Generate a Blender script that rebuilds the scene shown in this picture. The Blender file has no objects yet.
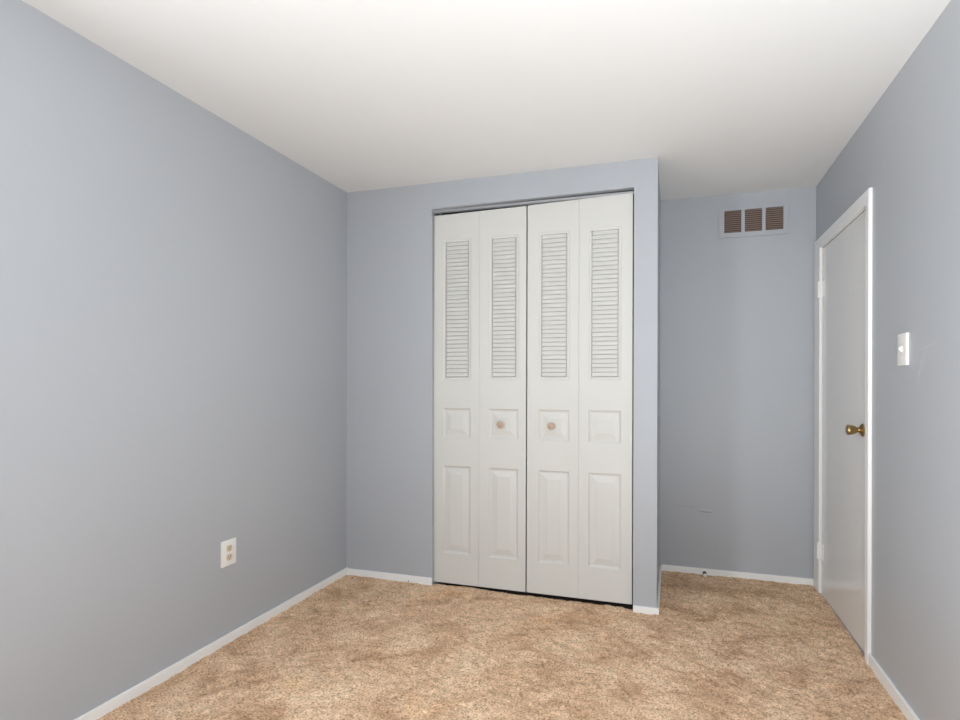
import bpy, bmesh, math, random
import numpy as np
from mathutils import Vector, Matrix

random.seed(4)
np.random.seed(4)
S = bpy.context.scene
C = S.collection

# ---------------------------------------------------------------- dimensions
W, D, XC, H = 2.755, 0.757, 1.861, 2.4      # right wall x, alcove wall y, closet corner x, ceiling z
REAR = -3.95
OX0, OX1, OZ = 0.572, 1.740, 2.246          # closet opening
YD = 0.030                                   # face of the bifold doors
DY0, DY1, DZ = -0.236, 0.600, 1.993          # entry door opening

# ---------------------------------------------------------------- camera
cam_d = bpy.data.cameras.new('camera')
cam = bpy.data.objects.new('camera', cam_d)
C.objects.link(cam)
cam.location = (1.936, -3.205, 1.2015)
cam.rotation_euler = (Matrix.Rotation(0.3186, 4, 'Z') @ Matrix.Rotation(math.pi / 2, 4, 'X')
                      @ Matrix.Rotation(0.0027, 4, 'Z')).to_euler()
cam_d.sensor_width = 36.0
cam_d.lens = 583.0 / 960.0 * 36.0
cam_d.shift_y = 24.64 / 960.0
cam_d.clip_start = 0.02
S.camera = cam

# ---------------------------------------------------------------- world, daylight, exposure
wd = bpy.data.worlds.new('sky')
S.world = wd
wd.use_nodes = True
wd.node_tree.nodes['Background'].inputs[0].default_value = (0.75, 0.86, 1.0, 1)
wd.node_tree.nodes['Background'].inputs[1].default_value = 1.0

def area(name, loc, rot, sx, sy, power, col):
    l = bpy.data.lights.new(name, 'AREA')
    l.shape = 'RECTANGLE'
    l.size, l.size_y, l.energy, l.color = sx, sy, power, col
    o = bpy.data.objects.new(name, l)
    o.location, o.rotation_euler = loc, rot
    C.objects.link(o)
    return o

# daylight through an added side window and the rear window (both behind the camera) and an added uplight standing in for light bounced off the ceiling
LY0, LY1, LZ0, LZ1 = -3.65, -2.72, 0.85, 1.98       # unseen side window added to the left wall for its light
RX0, RX1, RZ0, RZ1 = 1.86, 2.60, 0.80, 2.05         # window in the rear wall
area('side_window_fill', (-0.075, (LY0 + LY1) / 2, (LZ0 + LZ1) / 2), (0, -math.pi / 2, 0), LZ1 - LZ0, LY1 - LY0, 58, (0.955, 1.0, 1.035))
area('rear_daylight', ((RX0 + RX1) / 2, REAR - 0.075, (RZ0 + RZ1) / 2), (math.pi / 2, 0, 0), RX1 - RX0, RZ1 - RZ0, 25, (0.955, 1.0, 1.035))
up_fill = area('ceiling_fill', (2.40, -2.50, 0.25), (math.pi, 0, 0), 0.5, 0.5, 37, (0.955, 1.0, 1.035))
up_fill.data.shape = 'DISK'

S.view_settings.view_transform = 'Standard'
S.view_settings.look = 'None'
S.view_settings.gamma = 1.0
S.view_settings.use_curve_mapping = False
S.view_settings.exposure = 0.06

# ---------------------------------------------------------------- materials
def mat(name, col, rough=0.5, metal=0.0, bump=None, spec=0.5, var=None):
    m = bpy.data.materials.new(name)
    m.use_nodes = True
    nt = m.node_tree
    b = nt.nodes['Principled BSDF']
    b.inputs['Base Color'].default_value = (*col, 1)
    b.inputs['Roughness'].default_value = rough
    b.inputs['Metallic'].default_value = metal
    b.inputs['Specular IOR Level'].default_value = spec
    if bump or var:
        tc = nt.nodes.new('ShaderNodeTexCoord')
    if bump:
        sc, st, dist = bump
        n = nt.nodes.new('ShaderNodeTexNoise')
        n.inputs['Scale'].default_value = sc
        n.inputs['Detail'].default_value = 3
        nt.links.new(tc.outputs['Object'], n.inputs['Vector'])
        bp = nt.nodes.new('ShaderNodeBump')
        bp.inputs['Strength'].default_value = st
        bp.inputs['Distance'].default_value = dist
        nt.links.new(n.outputs['Fac'], bp.inputs['Height'])
        nt.links.new(bp.outputs['Normal'], b.inputs['Normal'])
    if var:
        sc, amt = var
        n2 = nt.nodes.new('ShaderNodeTexNoise')
        n2.inputs['Scale'].default_value = sc
        n2.inputs['Detail'].default_value = 4
        nt.links.new(tc.outputs['Object'], n2.inputs['Vector'])
        cr = nt.nodes.new('ShaderNodeValToRGB')
        cr.color_ramp.elements[0].position = 0.3
        cr.color_ramp.elements[1].position = 0.7
        cr.color_ramp.elements[0].color = (*[c * (1 - amt) for c in col], 1)
        cr.color_ramp.elements[1].color = (*[min(1, c * (1 + amt)) for c in col], 1)
        nt.links.new(n2.outputs['Fac'], cr.inputs['Fac'])
        nt.links.new(cr.outputs['Color'], b.inputs['Base Color'])
    return m

WALL_COL = (0.446, 0.466, 0.495)

def smudge(m, marks):
    """Faint scuffs on a painted face: each mark = (centre, direction a, half length, half width, colour, amount)."""
    nt = m.node_tree
    b = nt.nodes['Principled BSDF']
    tc = nt.nodes.new('ShaderNodeTexCoord')
    nz = nt.nodes.new('ShaderNodeTexNoise')
    nz.inputs['Scale'].default_value = 60
    nt.links.new(tc.outputs['Object'], nz.inputs['Vector'])
    def mth(op, a, c=None):
        n = nt.nodes.new('ShaderNodeMath')
        n.operation = op
        for i, v in enumerate((a, c)):
            if v is None:
                continue
            if isinstance(v, (int, float)):
                n.inputs[i].default_value = v
            else:
                nt.links.new(v, n.inputs[i])
        return n.outputs[0]
    src = b.inputs['Base Color'].links[0].from_socket if b.inputs['Base Color'].links else None
    for cen, a, la, lb, col, amt in marks:
        a = Vector(a).normalized()
        sub = nt.nodes.new('ShaderNodeVectorMath')
        sub.operation = 'SUBTRACT'
        nt.links.new(tc.outputs['Object'], sub.inputs[0])
        sub.inputs[1].default_value = cen
        d1 = nt.nodes.new('ShaderNodeVectorMath')
        d1.operation = 'DOT_PRODUCT'
        nt.links.new(sub.outputs[0], d1.inputs[0])
        d1.inputs[1].default_value = a
        ln = nt.nodes.new('ShaderNodeVectorMath')
        ln.operation = 'LENGTH'
        nt.links.new(sub.outputs[0], ln.inputs[0])
        u = d1.outputs['Value']
        u2 = mth('MULTIPLY', u, u)
        l2 = mth('MULTIPLY', ln.outputs['Value'], ln.outputs['Value'])
        v2 = mth('SUBTRACT', l2, u2)
        e = mth('ADD', mth('DIVIDE', u2, la * la), mth('DIVIDE', v2, lb * lb))
        k = mth('MAXIMUM', mth('SUBTRACT', 1.0, e), 0.0)
        k = mth('MULTIPLY', mth('MULTIPLY', k, nz.outputs['Fac']), amt * 2)
        mx = nt.nodes.new('ShaderNodeMix')
        mx.data_type = 'RGBA'
        nt.links.new(k, mx.inputs['Factor'])
        if src:
            nt.links.new(src, mx.inputs['A'])
        else:
            mx.inputs['A'].default_value = b.inputs['Base Color'].default_value
        mx.inputs['B'].default_value = (*col, 1)
        src = mx.outputs['Result']
    nt.links.new(src, b.inputs['Base Color'])

M_wall = mat('blue_grey_paint', WALL_COL, 0.42, bump=(90, 0.12, 0.002), var=(1.3, 0.015))
M_wall_r = mat('blue_grey_paint_scuffed', WALL_COL, 0.42, bump=(90, 0.12, 0.002), var=(1.3, 0.015))
M_wall_a = mat('blue_grey_paint_dented', WALL_COL, 0.42, bump=(90, 0.12, 0.002), var=(1.3, 0.015))
M_ceil = mat('ceiling_paint', (0.80, 0.80, 0.79), 0.8, bump=(70, 0.15, 0.002), var=(1.0, 0.01))
M_trim = mat('white_trim_paint', (0.90, 0.895, 0.88), 0.35, bump=(40, 0.08, 0.002))
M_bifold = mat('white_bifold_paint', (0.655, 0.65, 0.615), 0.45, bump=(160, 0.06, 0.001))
M_door = mat('glossy_door_paint', (0.80, 0.79, 0.77), 0.2, bump=(8, 0.03, 0.004))
M_brass = mat('aged_brass', (0.38, 0.27, 0.12), 0.28, 1.0)
M_wood = mat('pale_wood_knob', (0.50, 0.35, 0.25), 0.4, var=(80, 0.12))
M_track = mat('track_metal', (0.42, 0.42, 0.43), 0.45, 0.3)
M_dark = mat('duct_shade', (0.035, 0.028, 0.024), 0.8)
M_slat = mat('tan_louver', (0.24, 0.175, 0.14), 0.55)
M_plate = mat('white_plastic', (0.86, 0.85, 0.82), 0.3)
M_ivory = mat('ivory_plastic', (0.68, 0.56, 0.40), 0.35)
M_slot = mat('slot_black', (0.05, 0.045, 0.04), 0.6)
M_steel = mat('spring_steel', (0.12, 0.11, 0.10), 0.4, 0.7)
M_rubber = mat('white_rubber', (0.85, 0.84, 0.80), 0.5)

smudge(M_wall_r, [((W, -0.800, 1.262), (0, -0.45, 0.9), 0.075, 0.006, (0.62, 0.64, 0.68), 0.5),
                  ((W, -0.835, 1.290), (0, -0.3, 0.9), 0.060, 0.004, (0.62, 0.64, 0.68), 0.4),
                  ((W, -0.86, 1.335), (0, -1.0, 0.1), 0.09, 0.006, (0.60, 0.62, 0.66), 0.25)])
smudge(M_wall_a, [((2.135, D, 0.398), (1, 0, -0.03), 0.055, 0.006, (0.22, 0.235, 0.26), 0.7),
                  ((2.150, D, 0.409), (1, 0, -0.03), 0.045, 0.004, (0.62, 0.64, 0.68), 0.5),
                  ((2.02, D, 0.425), (1, 0, -0.05), 0.12, 0.004, (0.30, 0.32, 0.36), 0.4)])
smudge(M_door, [((W, 0.045, 1.672), (0, 0, 1), 0.012, 0.012, (0.9, 0.9, 0.9), 0.9),
                ((W, 0.300, 1.660), (0, 0, 1), 0.010, 0.012, (0.9, 0.9, 0.9), 0.7),
                ((W, 0.03, 1.70), (0, 0, 1), 0.02, 0.012, (0.75, 0.75, 0.75), 0.4)])

# carpet: beige pile, blotches of wear, small flecks of lighter and darker yarn
def carpet_mat():
    m = bpy.data.materials.new('beige_carpet')
    m.use_nodes = True
    nt = m.node_tree
    b = nt.nodes['Principled BSDF']
    b.inputs['Roughness'].default_value = 0.95
    b.inputs['Specular IOR Level'].default_value = 0.1
    tc = nt.nodes.new('ShaderNodeTexCoord')
    def noise(scale, detail, rough=0.55, dist=0.0, vec=None):
        n = nt.nodes.new('ShaderNodeTexNoise')
        n.inputs['Scale'].default_value = scale
        n.inputs['Detail'].default_value = detail
        n.inputs['Roughness'].default_value = rough
        n.inputs['Distortion'].default_value = dist
        nt.links.new(vec or tc.outputs['Object'], n.inputs['Vector'])
        return n.outputs['Fac']
    def ramp(fac, stops):
        cr = nt.nodes.new('ShaderNodeValToRGB')
        e = cr.color_ramp.elements
        while len(e) < len(stops):
            e.new(0.5)
        for el, (p, c) in zip(e, stops):
            el.position = p
            el.color = (*c, 1)
        nt.links.new(fac, cr.inputs['Fac'])
        return cr.outputs['Color']
    def mix(fac, a, c, mode='MIX'):
        mx = nt.nodes.new('ShaderNodeMix')
        mx.data_type = 'RGBA'
        mx.blend_type = mode
        if isinstance(fac, float):
            mx.inputs['Factor'].default_value = fac
        else:
            nt.links.new(fac, mx.inputs['Factor'])
        nt.links.new(a, mx.inputs['A'])
        nt.links.new(c, mx.inputs['B'])
        return mx.outputs['Result']
    base = ramp(noise(5.0, 6, 0.62, 0.6), [(0.34, (0.60, 0.385, 0.24)), (0.5, (0.80, 0.56, 0.37)), (0.66, (0.91, 0.685, 0.475))])
    fleck = ramp(noise(120, 4, 0.75), [(0.36, (0.42, 0.35, 0.29)), (0.48, (0.94, 0.92, 0.91)), (0.64, (1.24, 1.24, 1.24))])
    clump = ramp(noise(28, 4, 0.7, 0.5), [(0.34, (0.78, 0.76, 0.73)), (0.5, (1.0, 1.0, 1.0)), (0.7, (1.10, 1.10, 1.10))])
    col = mix(1.0, base, fleck, 'MULTIPLY')
    col = mix(1.0, col, clump, 'MULTIPLY')
    rust = ramp(noise(2.1, 3), [(0.62, (1, 1, 1)), (0.78, (1.02, 0.90, 0.76))])
    col = mix(1.0, col, rust, 'MULTIPLY')
    nt.links.new(col, b.inputs['Base Color'])
    bp = nt.nodes.new('ShaderNodeBump')
    bp.inputs['Strength'].default_value = 0.6
    bp.inputs['Distance'].default_value = 0.004
    nt.links.new(noise(260, 3, 0.7), bp.inputs['Height'])
    nt.links.new(bp.outputs['Normal'], b.inputs['Normal'])
    return m
M_carpet = carpet_mat()

# ---------------------------------------------------------------- helpers
def link(name, bm, m, parent=None, smooth=False, loc=None):
    me = bpy.data.meshes.new(name)
    bmesh.ops.recalc_face_normals(bm, faces=bm.faces)
    bm.to_mesh(me)
    bm.free()
    for mm in (m if isinstance(m, (list, tuple)) else [m]):
        me.materials.append(mm)
    if smooth:
        me.polygons.foreach_set('use_smooth', [True] * len(me.polygons))
        try:
            me.set_sharp_from_angle(angle=math.radians(38))
        except Exception:
            pass
    o = bpy.data.objects.new(name, me)
    C.objects.link(o)
    if parent:
        o.parent = parent
    if loc:
        o.location = loc
    return o

def box(bm, x0, x1, y0, y1, z0, z1, bev=0.0, mi=0):
    r = bmesh.ops.create_cube(bm, size=1.0, matrix=Matrix.Translation(((x0 + x1) / 2, (y0 + y1) / 2, (z0 + z1) / 2))
                              @ Matrix.Diagonal((x1 - x0, y1 - y0, z1 - z0, 1)))
    vs = r['verts']
    fs = {f for v in vs for f in v.link_faces}
    for f in fs:
        f.material_index = mi
    if bev:
        es = list({e for v in vs for e in v.link_edges})
        bmesh.ops.bevel(bm, geom=es, offset=bev, segments=2, affect='EDGES', profile=0.6)
    return bm

def lathe(bm, prof, origin, axis, seg=32):
    """Revolve (radius, distance along axis) pairs."""
    a = Vector(axis).normalized()
    u = a.orthogonal().normalized()
    v = a.cross(u)
    o = Vector(origin)
    rings = []
    for r, t in prof:
        if r < 1e-6:
            rings.append([bm.verts.new(o + a * t)])
        else:
            rings.append([bm.verts.new(o + a * t + (u * math.cos(k * 2 * math.pi / seg) + v * math.sin(k * 2 * math.pi / seg)) * r) for k in range(seg)])
    for A, B in zip(rings, rings[1:]):
        for k in range(seg):
            k2 = (k + 1) % seg
            if len(A) == 1 and len(B) == 1:
                continue
            if len(A) == 1:
                bm.faces.new((A[0], B[k], B[k2]))
            elif len(B) == 1:
                bm.faces.new((A[k], A[k2], B[0]))
            else:
                bm.faces.new((A[k], A[k2], B[k2], B[k]))
    return bm

def tag(o, label, cat, group=None, kind=None):
    o['label'] = label
    o['category'] = cat
    if group:
        o['group'] = group
    if kind:
        o['kind'] = kind
    return o

def empty(name, loc):
    o = bpy.data.objects.new(name, None)
    o.empty_display_size = 0.05
    o.location = loc
    C.objects.link(o)
    return o

NB = bmesh.new

# ---------------------------------------------------------------- room shell
# carpeted floor: real pile relief
def carpet():
    x0, x1, y0, y1, st = 0.0, W, REAR, D, 0.0062
    nx, ny = int((x1 - x0) / st) + 1, int((y1 - y0) / st) + 1
    xs, ys = np.linspace(x0, x1, nx), np.linspace(y0, y1, ny)
    X, Y = np.meshgrid(xs, ys)
    rng = np.random.default_rng(7)
    n1 = rng.normal(size=(ny, nx))
    def blur(a, k):
        ker = np.exp(-0.5 * (np.arange(-3 * k, 3 * k + 1) / k) ** 2)
        ker /= ker.sum()
        a = np.apply_along_axis(lambda r: np.convolve(r, ker, 'same'), 0, a)
        return np.apply_along_axis(lambda r: np.convolve(r, ker, 'same'), 1, a)
    def norm(a):
        return a / a.std()
    hmap = 0.0011 * n1 + 0.0016 * norm(blur(rng.normal(size=(ny, nx)), 2)) + 0.0012 * norm(blur(rng.normal(size=(ny, nx)), 9))
    lay = 0.019 * np.clip(1 - X / 1.9, 0, 1) + 0.005 * np.clip(Y / 0.3, 0, 1) * (X > XC)   # the floor is a little out of level
    hmap = np.clip(hmap, -0.005, 0.005) - 0.003 + lay
    hmap[(X < XC - 0.05) & (Y > YD + 0.004)] = -0.012                               # carpet sunk in the closet so the shade-dark sheet shows
    X = X + rng.uniform(-0.3, 0.3, X.shape) * st
    Y = Y + rng.uniform(-0.3, 0.3, X.shape) * st
    X[:, 0], X[:, -1], Y[0, :], Y[-1, :] = x0, x1, y0, y1
    co = np.stack([X, Y, hmap], -1).reshape(-1, 3).astype(np.float32)
    i = np.arange(nx * ny).reshape(ny, nx)
    q = np.stack([i[:-1, :-1], i[:-1, 1:], i[1:, 1:], i[1:, :-1]], -1).reshape(-1, 4)
    me = bpy.data.meshes.new('floor')
    me.vertices.add(len(co))
    me.vertices.foreach_set('co', co.ravel())
    me.loops.add(q.size)
    me.loops.foreach_set('vertex_index', q.ravel().astype(np.int32))
    me.polygons.add(len(q))
    me.polygons.foreach_set('loop_start', np.arange(0, q.size, 4, dtype=np.int32))
    me.update(calc_edges=True)
    me.validate()
    me.materials.append(M_carpet)
    me.polygons.foreach_set('use_smooth', [True] * len(me.polygons))
    o = bpy.data.objects.new('floor', me)
    C.objects.link(o)
    return o
tag(carpet(), 'worn beige carpet covering the whole floor', 'carpet', kind='structure')
M_gap_shade = mat('closet_gap_shade', (0.05, 0.035, 0.025), 0.8)  # near-black colour deepens the shade in the gap under the closet doors
bm = NB(); box(bm, 0, XC - 0.1, YD + 0.006, D, -0.011, -0.008)
tag(link('closet_floor_shade', bm, M_gap_shade), 'closet floor sheet darkened for the shade under the doors', 'floor', kind='structure')

T = 0.10
bm = NB(); box(bm, -T, W + T, REAR - T, D + T, H, H + 0.1)
tag(link('ceiling', bm, M_ceil), 'smooth white painted ceiling', 'ceiling', kind='structure')
bm = NB()
box(bm, -T, 0, LY1, D + T, -0.05, H)
box(bm, -T, 0, REAR - T, LY0, -0.05, H)
box(bm, -T, 0, LY0, LY1, -0.05, LZ0)
box(bm, -T, 0, LY0, LY1, LZ1, H)
tag(link('wall_left', bm, M_wall), 'long plain blue-grey wall with the outlet', 'wall', kind='structure')
bm = NB()
box(bm, W, W + T, REAR - T, DY0 - 0.018, -0.05, H)
box(bm, W, W + T, DY1 + 0.018, D + T, -0.05, H)
box(bm, W, W + T, DY0 - 0.018, DY1 + 0.018, DZ + 0.018, H)
box(bm, W + 0.06, W + T, DY0 - 0.018, DY1 + 0.018, -0.05, DZ + 0.018)  # unseen panel added behind the door to stop daylight leaking under it
box(bm, W, W + 0.06, DY0 - 0.018, DY1 + 0.018, -0.05, -0.004)
tag(link('wall_right', bm, M_wall_r), 'blue-grey wall with the flush door and light switch', 'wall', kind='structure')
bm = NB()
box(bm, 0, OX0, 0, 0.1, -0.05, H)
box(bm, OX1, XC, 0, 0.1, -0.05, H)
box(bm, OX0, OX1, 0, 0.1, OZ, H)
for v in bm.verts:                                   # the jamb leans and the header runs slightly out of level
    if abs(v.co.z - OZ) < 1e-5 and abs(v.co.x - OX1) < 1e-5:
        v.co.z += 0.011
    if abs(v.co.x - OX0) < 1e-5 and v.co.z < 0:
        v.co.x += 0.012
box(bm, XC - 0.1, XC, 0.1, D, -0.05, H)
tag(link('wall_closet', bm, M_wall), 'blue-grey closet wall around the folding doors', 'wall', kind='structure')
bm = NB(); box(bm, 0, W, D, D + T, -0.05, H)
tag(link('wall_alcove', bm, M_wall_a), 'recessed blue-grey wall under the air vent', 'wall', kind='structure')
bm = NB()
box(bm, 0, RX0, REAR - T, REAR, -0.05, H)
box(bm, RX1, W, REAR - T, REAR, -0.05, H)
box(bm, RX0, RX1, REAR - T, REAR, -0.05, RZ0)
box(bm, RX0, RX1, REAR - T, REAR, RZ1, H)
tag(link('wall_rear', bm, M_wall), 'blue-grey wall with the window, facing the closet', 'wall', kind='structure')

# windows behind the camera
def window(name, loc, rz, w, h, label):
    win = empty(name, loc)
    win.rotation_euler = (0, 0, rz)
    tag(win, label, 'window', kind='structure')
    bm = NB()
    q = w / 2
    for a0, a1, b0, b1 in ((-q, -q + .035, 0, h), (q - .035, q, 0, h), (-q + .035, q - .035, 0, .035), (-q + .035, q - .035, h - .035, h)):
        box(bm, a0, a1, -0.05, -0.01, b0, b1, 0.003)
    link('window_frame', bm, M_trim, win)
    bm = NB(); box(bm, -q - .04, q + .04, -0.01, 0.05, -0.03, 0.0, 0.004)
    link('window_sill', bm, M_trim, win)
window('window_1', (0, (LY0 + LY1) / 2, LZ0), -math.pi / 2, LY1 - LY0, LZ1 - LZ0, 'unseen white framed window added to the long plain wall for its light')
window('window_2', ((RX0 + RX1) / 2, REAR, RZ0), 0, RX1 - RX0, RZ1 - RZ0, 'white framed window facing the alcove, behind the camera')

# baseboards (low, carpet laid against them)
def base(name, runs, label, h=0.05):
    bm = NB()
    for x0, x1, y0, y1 in runs:
        box(bm, x0, x1, y0, y1, -0.012, h, 0.003)
    return tag(link(name, bm, M_trim), label, 'baseboard', kind='structure')
bt = 0.012
base('baseboard_left', [(0, bt, REAR, 0)], 'long white baseboard along the wall with the outlet', 0.056)
bb = base('baseboard_back', [(bt, OX0 + 0.012, -bt, 0)], 'short white baseboard beside the closet opening', 0.053)
bm = NB(); lathe(bm, [(0.0001, 0.0), (0.004, 0.0), (0.003, 0.002), (0, 0.0025)], (0.433, -bt, 0.020), (0, -1, 0), 12)
link('nail_head', bm, M_slot, bb)
base('baseboard_closet', [(OX1 + 0.001, XC + bt, -bt, 0), (XC, XC + bt, 0, D)], 'white baseboard wrapping the closet corner', 0.031)
base('baseboard_alcove', [(XC + bt, W, D - bt, D)], 'white baseboard below the air vent wall', 0.040)
base('baseboard_right', [(W - bt, W, REAR, DY0 - 0.050)], 'white baseboard below the light switch', 0.046)

# ---------------------------------------------------------------- entry door trim and door
bm = NB()
ct = 0.014
CI0, CI1, CO0, CO1, CT0, CT1 = DY0 - 0.004, DY1, DY0 - 0.047, 0.735, DZ + 0.004, 2.058
def prism(bm, yz, x0, x1, bev=0.002):
    a = [bm.verts.new((x0, y, z)) for y, z in yz]
    b = [bm.verts.new((x1, y, z)) for y, z in yz]
    n = len(yz)
    bm.faces.new(a)
    bm.faces.new(b[::-1])
    for k in range(n):
        bm.faces.new((a[k], b[k], b[(k + 1) % n], a[(k + 1) % n]))
    front = [e for e in bm.edges if e.verts[0] in a and e.verts[1] in a]
    bmesh.ops.bevel(bm, geom=front, offset=bev, segments=2, affect='EDGES')
prism(bm, [(CO0, -0.012), (CI0, -0.012), (CI0, CT0), (CO0, CT1)], W - ct, W)
prism(bm, [(CI1, -0.012), (CO1, -0.012), (CO1, CT1), (CI1, CT0)], W - ct, W)
prism(bm, [(CI0, CT0), (CI1, CT0), (CO1, CT1), (CO0, CT1)], W - ct, W)
box(bm, W + 0.001, W + T, DY0 - 0.018, DY0, -0.012, DZ + 0.018)
box(bm, W + 0.001, W + T, DY1, DY1 + 0.018, -0.012, DZ + 0.018)
box(bm, W + 0.001, W + T, DY0, DY1, DZ, DZ + 0.018)
box(bm, W + 0.044, W + 0.058, DY0, DY0 + 0.012, -0.012, DZ)
box(bm, W + 0.044, W + 0.058, DY1 - 0.012, DY1, -0.012, DZ)
box(bm, W + 0.044, W + 0.058, DY0 + 0.012, DY1 - 0.012, DZ - 0.012, DZ)
tag(link('trim_1', bm, M_trim), 'white casing around the flush door', 'door casing', kind='structure')

door = empty('door_3', (W, (DY0 + DY1) / 2, 0))
tag(door, 'closed flush white door with a brass knob', 'door', kind='structure')
inv_y = (DY0 + DY1) / 2
bm = NB(); box(bm, W + 0.002, W + 0.040, DY0 + 0.003, DY1 - 0.003, 0.004, DZ - 0.005, 0.0012)
o = link('door_slab', bm, M_door); o.parent = door; o.matrix_parent_inverse = Matrix.Translation(door.location).inverted()
def to_door(o, par=door):
    o.parent = par
    o.matrix_parent_inverse = Matrix.Translation(door.location).inverted()
    return o
KY, KZ = -0.150, 1.000
bm = NB()
lathe(bm, [(0, 0), (0.030, 0), (0.0305, 0.003), (0.028, 0.006), (0.021, 0.010), (0.016, 0.012), (0.0115, 0.016), (0.0105, 0.020), (0.0125, 0.024),
           (0.0175, 0.030), (0.0215, 0.041), (0.0235, 0.052), (0.0238, 0.060), (0.0225, 0.063), (0.019, 0.0645), (0.0165, 0.0635), (0.010, 0.062),
           (0.009, 0.0635), (0.0, 0.064)], (W + 0.002, KY, KZ), (-1, 0, 0), 40)
to_door(link('door_knob', bm, M_brass, smooth=True))['label'] = 'brass tulip-shaped knob'
for hz in (1.755, 0.247):
    bm = NB()
    hy = DY1 + 0.004
    for k in range(5):
        z0 = hz - 0.045 + k * 0.018
        lathe(bm, [(0, 0), (0.0055, 0), (0.006, 0.0008), (0.006, 0.0166), (0.0055, 0.0174), (0, 0.0174)], (W - ct - 0.004, hy, z0), (0, 0, 1), 16)
    lathe(bm, [(0, 0), (0.004, 0), (0.0065, 0.002), (0.004, 0.005), (0, 0.006)], (W - ct - 0.004, hy, hz + 0.045), (0, 0, 1), 16)
    box(bm, W - ct - 0.0015, W - ct + 0.001, hy - 0.0, hy + 0.030, hz - 0.045, hz + 0.045, 0.0006)
    box(bm, W - 0.0005, W + 0.0025, hy - 0.040, hy - 0.006, hz - 0.045, hz + 0.045, 0.0006)
    box(bm, W - ct - 0.002, W + 0.002, hy - 0.008, hy - 0.005, hz - 0.045, hz + 0.045)
    hg = to_door(link('hinge', bm, M_trim, smooth=True))
    bm = NB()
    for dz in (-0.030, 0.0, 0.030):
        lathe(bm, [(0.0001, 0), (0.0035, 0), (0.003, 0.001), (0, 0.0012)], (W - ct - 0.0015, hy + 0.019, hz + dz), (-1, 0, 0), 10)
    s = link('hinge_screws', bm, M_steel); s.parent = hg
    s.matrix_parent_inverse = Matrix.Translation(door.location).inverted()

# ---------------------------------------------------------------- closet bifold doors
ZB, ZT = 0.021, 2.214
LV = (1.229, 2.063)
SM = (0.885, 1.062)
TL = (0.198, 0.719)

def ring_face(bm, x0, x1, z0, z1, loops):
    """Moulded panel: nested rectangles at (inset, depth), closed in the middle."""
    prev = None
    for ins, dep in loops:
        r = [bm.verts.new((x, dep, z)) for x, z in ((x0 + ins, z0 + ins), (x1 - ins, z0 + ins), (x1 - ins, z1 - ins), (x0 + ins, z1 - ins))]
        if prev:
            for k in range(4):
                bm.faces.new((prev[k], prev[(k + 1) % 4], r[(k + 1) % 4], r[k]))
        prev = r
    return prev

def leaf(w, cx, ztl, ztr):
    """One door leaf, local x 0..w, front at y 0, z from the floor."""
    bm = NB()
    th = 0.030
    pw, lw = 0.176, 0.166
    cols = [0.0, cx - pw / 2, cx + pw / 2, w]
    rows = [ZB, TL[0], TL[1], SM[0], SM[1], LV[0], LV[1], ZT]
    # front grid with cells; panel cells replaced by mouldings
    for i in range(3):
        for j in range(7):
            x0, x1, z0, z1 = cols[i], cols[i + 1], rows[j], rows[j + 1]
            if i == 1 and j in (1, 3):
                big = j == 1
                fld = 0.046
                r = ring_face(bm, x0, x1, z0, z1, [(0, 0), (0.004, 0.0035), (0.011, 0.0085), (0.019, 0.0085), (fld, 0.0030), (fld + 0.003, 0.0018)])
                bm.faces.new(r)
            elif i == 1 and j == 5:
                r = ring_face(bm, x0, x1, z0, z1, [(0, 0), (0.006, 0.0035), (0.0145, 0.0042), (0.016, 0.015)])
                bm.faces.new(r)
            else:
                bm.faces.new([bm.verts.new((x, 0, z)) for x, z in ((x0, z0), (x1, z0), (x1, z1), (x0, z1))])
    e = 0.0025
    # sides with a softened front edge
    f = [(0, ZB), (w, ZB), (w, ZT), (0, ZT)]
    a = [bm.verts.new((x, 0, z)) for x, z in f]
    b = [bm.verts.new((x + (-e if x == 0 else e) * 0.4, e, z)) for x, z in f]
    c = [bm.verts.new((x + (-e if x == 0 else e) * 0.4, th, z)) for x, z in f]
    for A, B in ((a, b), (b, c)):
        for k in range(4):
            bm.faces.new((A[k], A[(k + 1) % 4], B[(k + 1) % 4], B[k]))
    bm.faces.new(c)
    for v in bm.verts:                                   # top edge follows the header
        if v.co.z > ZT - 1e-4:
            v.co.z = ztl + (ztr - ztl) * v.co.x / w
    bmesh.ops.remove_doubles(bm, verts=bm.verts, dist=0.00002)
    return bm

def louver(w, cx):
    bm = NB()
    x0, x1 = cx - 0.0668, cx + 0.0668
    z0, z1 = LV[0] + 0.0162, LV[1] - 0.0162
    n = 33
    p = (z1 - z0) / n
    pts = [(0.0130, z0)]
    for k in range(n):
        zb = z0 + k * p
        pts += [(0.0130, zb + 0.0014), (0.0042, zb + 0.0040), (0.0032, zb + 0.0060), (0.0080, zb + p - 0.0004)]
        pts += [(0.0130, zb + p)]
    L = [bm.verts.new((x0, y, z)) for y, z in pts]
    R = [bm.verts.new((x1, y, z)) for y, z in pts]
    for k in range(len(pts) - 1):
        bm.faces.new((L[k], R[k], R[k + 1], L[k + 1]))
    # closed back and ends so the slat bank is a solid insert
    lb, lt = bm.verts.new((x0, 0.0142, z0)), bm.verts.new((x0, 0.0142, z1))
    rb, rt = bm.verts.new((x1, 0.0142, z0)), bm.verts.new((x1, 0.0142, z1))
    bm.faces.new((lb, lt, rt, rb))
    bm.faces.new(L + [lt, lb])
    bm.faces.new(R + [rt, rb])
    bm.faces.new((L[0], lb, rb, R[0]))
    bm.faces.new((L[-1], R[-1], rt, lt))
    return bm

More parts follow.
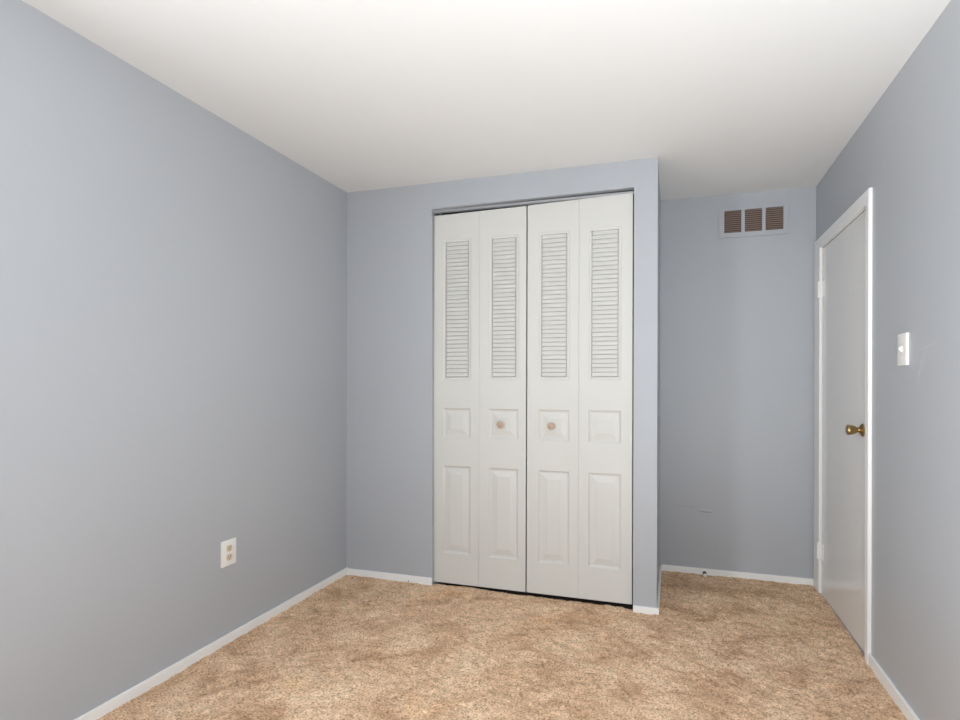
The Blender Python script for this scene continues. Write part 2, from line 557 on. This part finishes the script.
def knob_bm(x, z):
    bm = NB()
    lathe(bm, [(0, -0.001), (0.011, -0.001), (0.0095, 0.004), (0.009, 0.009), (0.012, 0.012), (0.0185, 0.016), (0.0200, 0.021), (0.0185, 0.026), (0.011, 0.029), (0, 0.030)],
          (x, 0.002, z), (0, -1, 0), 32)
    return bm

def TOP(x):
    return 2.212 + (x - 0.577) * (0.008 / 0.567) if x < 1.148 else 2.221 + (x - 1.15) * (0.014 / 0.58)

pairs = [('door_1', 'pair of white louvered folding closet panels next to the bare closet wall', [(0.5780, 0.8630, 0.7235, None), (0.8650, 1.1435, 1.0120, 0.9975)], 0.0),
         ('door_2', 'pair of white louvered folding closet panels closer to the alcove', [(1.1525, 1.4430, 1.3050, 1.2925), (1.4450, 1.7320, 1.5855, None)], 0.0)]
for nm, lab, leaves, tilt in pairs:
    xa = leaves[0][0]
    root = empty(nm, (xa, YD, 0))
    tag(root, lab, 'closet door', kind='structure')
    for k, (x0, x1, pc, kx) in enumerate(leaves):
        lf = link('door_leaf', leaf(x1 - x0, pc - x0, TOP(x0), TOP(x1)), M_bifold, root, loc=(x0 - xa, 0, 0))
        link('louver_panel', louver(x1 - x0, pc - x0), M_bifold, lf)
        if kx:
            kn = link('door_knob', knob_bm(kx - x0, 0.971), M_wood, lf, smooth=True)
            kn['label'] = 'small round pale wood knob'
    xm = leaves[1][0] - 0.001 - xa
    for hz in (0.30, 1.10, 1.90):
        bm = NB()
        box(bm, xm - 0.02, xm + 0.02, 0.0302, 0.032, hz - 0.03, hz + 0.03)
        lathe(bm, [(0, 0), (0.004, 0), (0.004, 0.06), (0, 0.06)], (xm, 0.034, hz - 0.03), (0, 0, 1), 12)
        link('hinge', bm, M_track, root)
    # pivot pins into the track
    bm = NB()
    for px in (leaves[0][0] - xa + 0.03, leaves[1][1] - xa - 0.03):
        lathe(bm, [(0, 0), (0.004, 0), (0.004, 0.022), (0, 0.022)], (px, 0.015, ZT - 0.004), (0, 0, 1), 10)
    link('pivot_pin', bm, M_track, root)

# overhead track
bm = NB()
y0, y1 = YD + 0.002, YD + 0.028
box(bm, OX0 + 0.001, OX1 - 0.001, y0, y1, OZ - 0.0020, OZ - 0.0002)
box(bm, OX0 + 0.001, OX1 - 0.001, y0, y0 + 0.0015, OZ - 0.014, OZ - 0.002)
box(bm, OX0 + 0.001, OX1 - 0.001, y1 - 0.0015, y1, OZ - 0.014, OZ - 0.002)
tag(link('door_track', bm, M_track), 'grey metal track over the folding closet panels', 'track', kind='structure')

# ---------------------------------------------------------------- air vent
VX0, VX1, VZ0, VZ1 = 2.213, 2.604, 2.126, 2.313
vent = empty('air_vent', ((VX0 + VX1) / 2, D, VZ0))
tag(vent, 'painted-over three-section air return grille high on the alcove wall', 'vent')
def to_vent(o):
    o.parent = vent
    o.matrix_parent_inverse = Matrix.Translation(vent.location).inverted()
    return o
ops = [(2.243, 2.342), (2.361, 2.459), (2.478, 2.577)]
OZ0, OZ1 = 2.155, 2.294
bm = NB()
ft = 0.010
xsb = [VX0] + [v for a in ops for v in a] + [VX1]
def plate_cell(x0, x1, z0, z1):
    box(bm, x0, x1, D - ft, D, z0, z1)
for k in range(0, len(xsb), 2):
    plate_cell(xsb[k], xsb[k + 1], OZ0, OZ1)
plate_cell(VX0, VX1, VZ0, OZ0)
plate_cell(VX0, VX1, OZ1, VZ1)
to_vent(link('vent_frame', bm, M_wall))
for x0, x1 in ops:
    bm = NB()
    n = 11
    p = (OZ1 - OZ0) / n
    for k in range(n):
        zc = OZ0 + (k + 0.5) * p
        m4 = Matrix.Translation(((x0 + x1) / 2, D - 0.0058, zc)) @ Matrix.Rotation(math.radians(38), 4, 'X') @ Matrix.Diagonal((x1 - x0 - 0.001, 0.0010, 0.0085, 1))
        bmesh.ops.create_cube(bm, size=1.0, matrix=m4)
    to_vent(link('louver', bm, M_slat))
bm = NB()
for x0, x1 in ops:
    box(bm, x0 + 0.0003, x1 - 0.0003, D - 0.0012, D - 0.0001, OZ0 + 0.0003, OZ1 - 0.0003)
to_vent(link('duct_shade_sheet', bm, M_dark))  # flat dark sheets on the wall paint in the shade of the duct
for sx in (VX0 + 0.013, VX1 - 0.013):
    bm = NB()
    lathe(bm, [(0, 0), (0.0042, 0), (0.0036, 0.0016), (0, 0.002)], (sx, D - ft, (VZ0 + VZ1) / 2), (0, -1, 0), 14)
    to_vent(link('screw', bm, M_wall))

# ---------------------------------------------------------------- light switch
SY0, SY1, SZ0, SZ1 = -0.700, -0.613, 1.277, 1.396
sw = empty('light_switch', (W, (SY0 + SY1) / 2, (SZ0 + SZ1) / 2))
tag(sw, 'white toggle light switch on the wall beside the door casing', 'light switch')
bm = NB(); box(bm, -0.010, 0, -(SY1 - SY0) / 2, (SY1 - SY0) / 2, -(SZ1 - SZ0) / 2, (SZ1 - SZ0) / 2, 0.0025)
link('switch_plate', bm, M_plate, sw, smooth=True)
bm = NB()
vs = [(-0.0095, -0.005, -0.012), (-0.0095, 0.005, -0.012), (-0.0095, 0.005, 0.012), (-0.0095, -0.005, 0.012)]
tp = [(-0.020, -0.0036, 0.002), (-0.020, 0.0036, 0.002), (-0.0175, 0.0036, 0.0085), (-0.0175, -0.0036, 0.0085)]
a = [bm.verts.new(v) for v in vs]; b = [bm.verts.new(v) for v in tp]
bm.faces.new(a); bm.faces.new(b)
for k in range(4):
    bm.faces.new((a[k], a[(k + 1) % 4], b[(k + 1) % 4], b[k]))
bmesh.ops.bevel(bm, geom=list(bm.edges), offset=0.0008, segments=2, affect='EDGES')
link('toggle', bm, M_plate, sw, smooth=True)
for dz in (-0.030, 0.030):
    bm = NB(); lathe(bm, [(0, 0), (0.0035, 0), (0.003, 0.001), (0, 0.0013)], (-0.010, 0, dz), (-1, 0, 0), 14)
    link('screw', bm, M_plate, sw, smooth=True)

# ---------------------------------------------------------------- wall outlet
ol = empty('wall_outlet', (0, -1.025, 0.428))
tag(ol, 'duplex power outlet with ivory sockets on a white plate, low on the wall', 'outlet')
bm = NB(); box(bm, 0, 0.008, -0.046, 0.046, -0.059, 0.059, 0.0025)
link('outlet_plate', bm, M_plate, ol, smooth=True)
for dz in (-0.0205, 0.0205):
    bm = NB()
    r, hw, hh = 0.0175, 0.0172, 0.0142
    ring = []
    for k in range(36):
        t = k * 2 * math.pi / 36
        y, z = r * math.cos(t), max(-hh, min(hh, r * math.sin(t)))
        ring.append((y, z))
    a = [bm.verts.new((0.007, y, z + dz)) for y, z in ring]
    b = [bm.verts.new((0.0095, y, z + dz)) for y, z in ring]
    c = [bm.verts.new((0.0102, y * 0.95, z * 0.95 + dz)) for y, z in ring]
    for A, B in ((a, b), (b, c)):
        for k in range(36):
            bm.faces.new((A[k], A[(k + 1) % 36], B[(k + 1) % 36], B[k]))
    bm.faces.new(c)
    bmesh.ops.remove_doubles(bm, verts=bm.verts, dist=1e-6)
    rc = link('socket', bm, M_ivory, ol)
    rc['label'] = 'ivory socket'
    bm = NB()
    box(bm, 0.0098, 0.0106, -0.0072, -0.0050, dz - 0.001, dz + 0.008)
    box(bm, 0.0098, 0.0106, 0.0050, 0.0070, dz - 0.001, dz + 0.007)
    lathe(bm, [(0, 0), (0.0026, 0), (0.0026, 0.0008), (0, 0.0008)], (0.0098, 0, dz - 0.007), (1, 0, 0), 14)
    link('socket_slots', bm, M_slot, rc)
bm = NB(); lathe(bm, [(0, 0), (0.0032, 0), (0.0028, 0.001), (0, 0.0013)], (0.008, 0, 0), (1, 0, 0), 14)
link('screw', bm, M_plate, ol, smooth=True)

# ---------------------------------------------------------------- spring door stop
ds = empty('door_stop', (2.133, D - bt, 0.013))
tag(ds, 'spring door stop with a white rubber tip on the alcove baseboard', 'door stop')
bm = NB(); lathe(bm, [(0, 0), (0.012, 0), (0.011, 0.003), (0.005, 0.006), (0, 0.006)], (0, 0, 0), (0, -1, 0), 18)
link('mounting_base', bm, M_steel, ds, smooth=True)
bm = NB()
prev = None
N = 150
for k in range(N + 1):
    t = k / N
    ang = t * 2 * math.pi * 9
    rr = 0.0072 - 0.0012 * t
    cen = Vector((rr * math.cos(ang), -0.004 - 0.038 * t, rr * math.sin(ang)))
    rad = Vector((math.cos(ang), 0, math.sin(ang)))
    up = Vector((0, 1, 0))
    ringv = [bm.verts.new(cen + (rad * math.cos(q * math.pi / 3) + up * math.sin(q * math.pi / 3)) * 0.0014) for q in range(6)]
    if prev:
        for q in range(6):
            bm.faces.new((prev[q], prev[(q + 1) % 6], ringv[(q + 1) % 6], ringv[q]))
    prev = ringv
link('spring', bm, M_steel, ds, smooth=True)
bm = NB(); lathe(bm, [(0, 0.038), (0.0095, 0.038), (0.010, 0.041), (0.0095, 0.052), (0.007, 0.055), (0, 0.056)], (0, 0, 0), (0, -1, 0), 20)
link('rubber_tip', bm, M_rubber, ds, smooth=True)['label'] = 'white rubber tip'
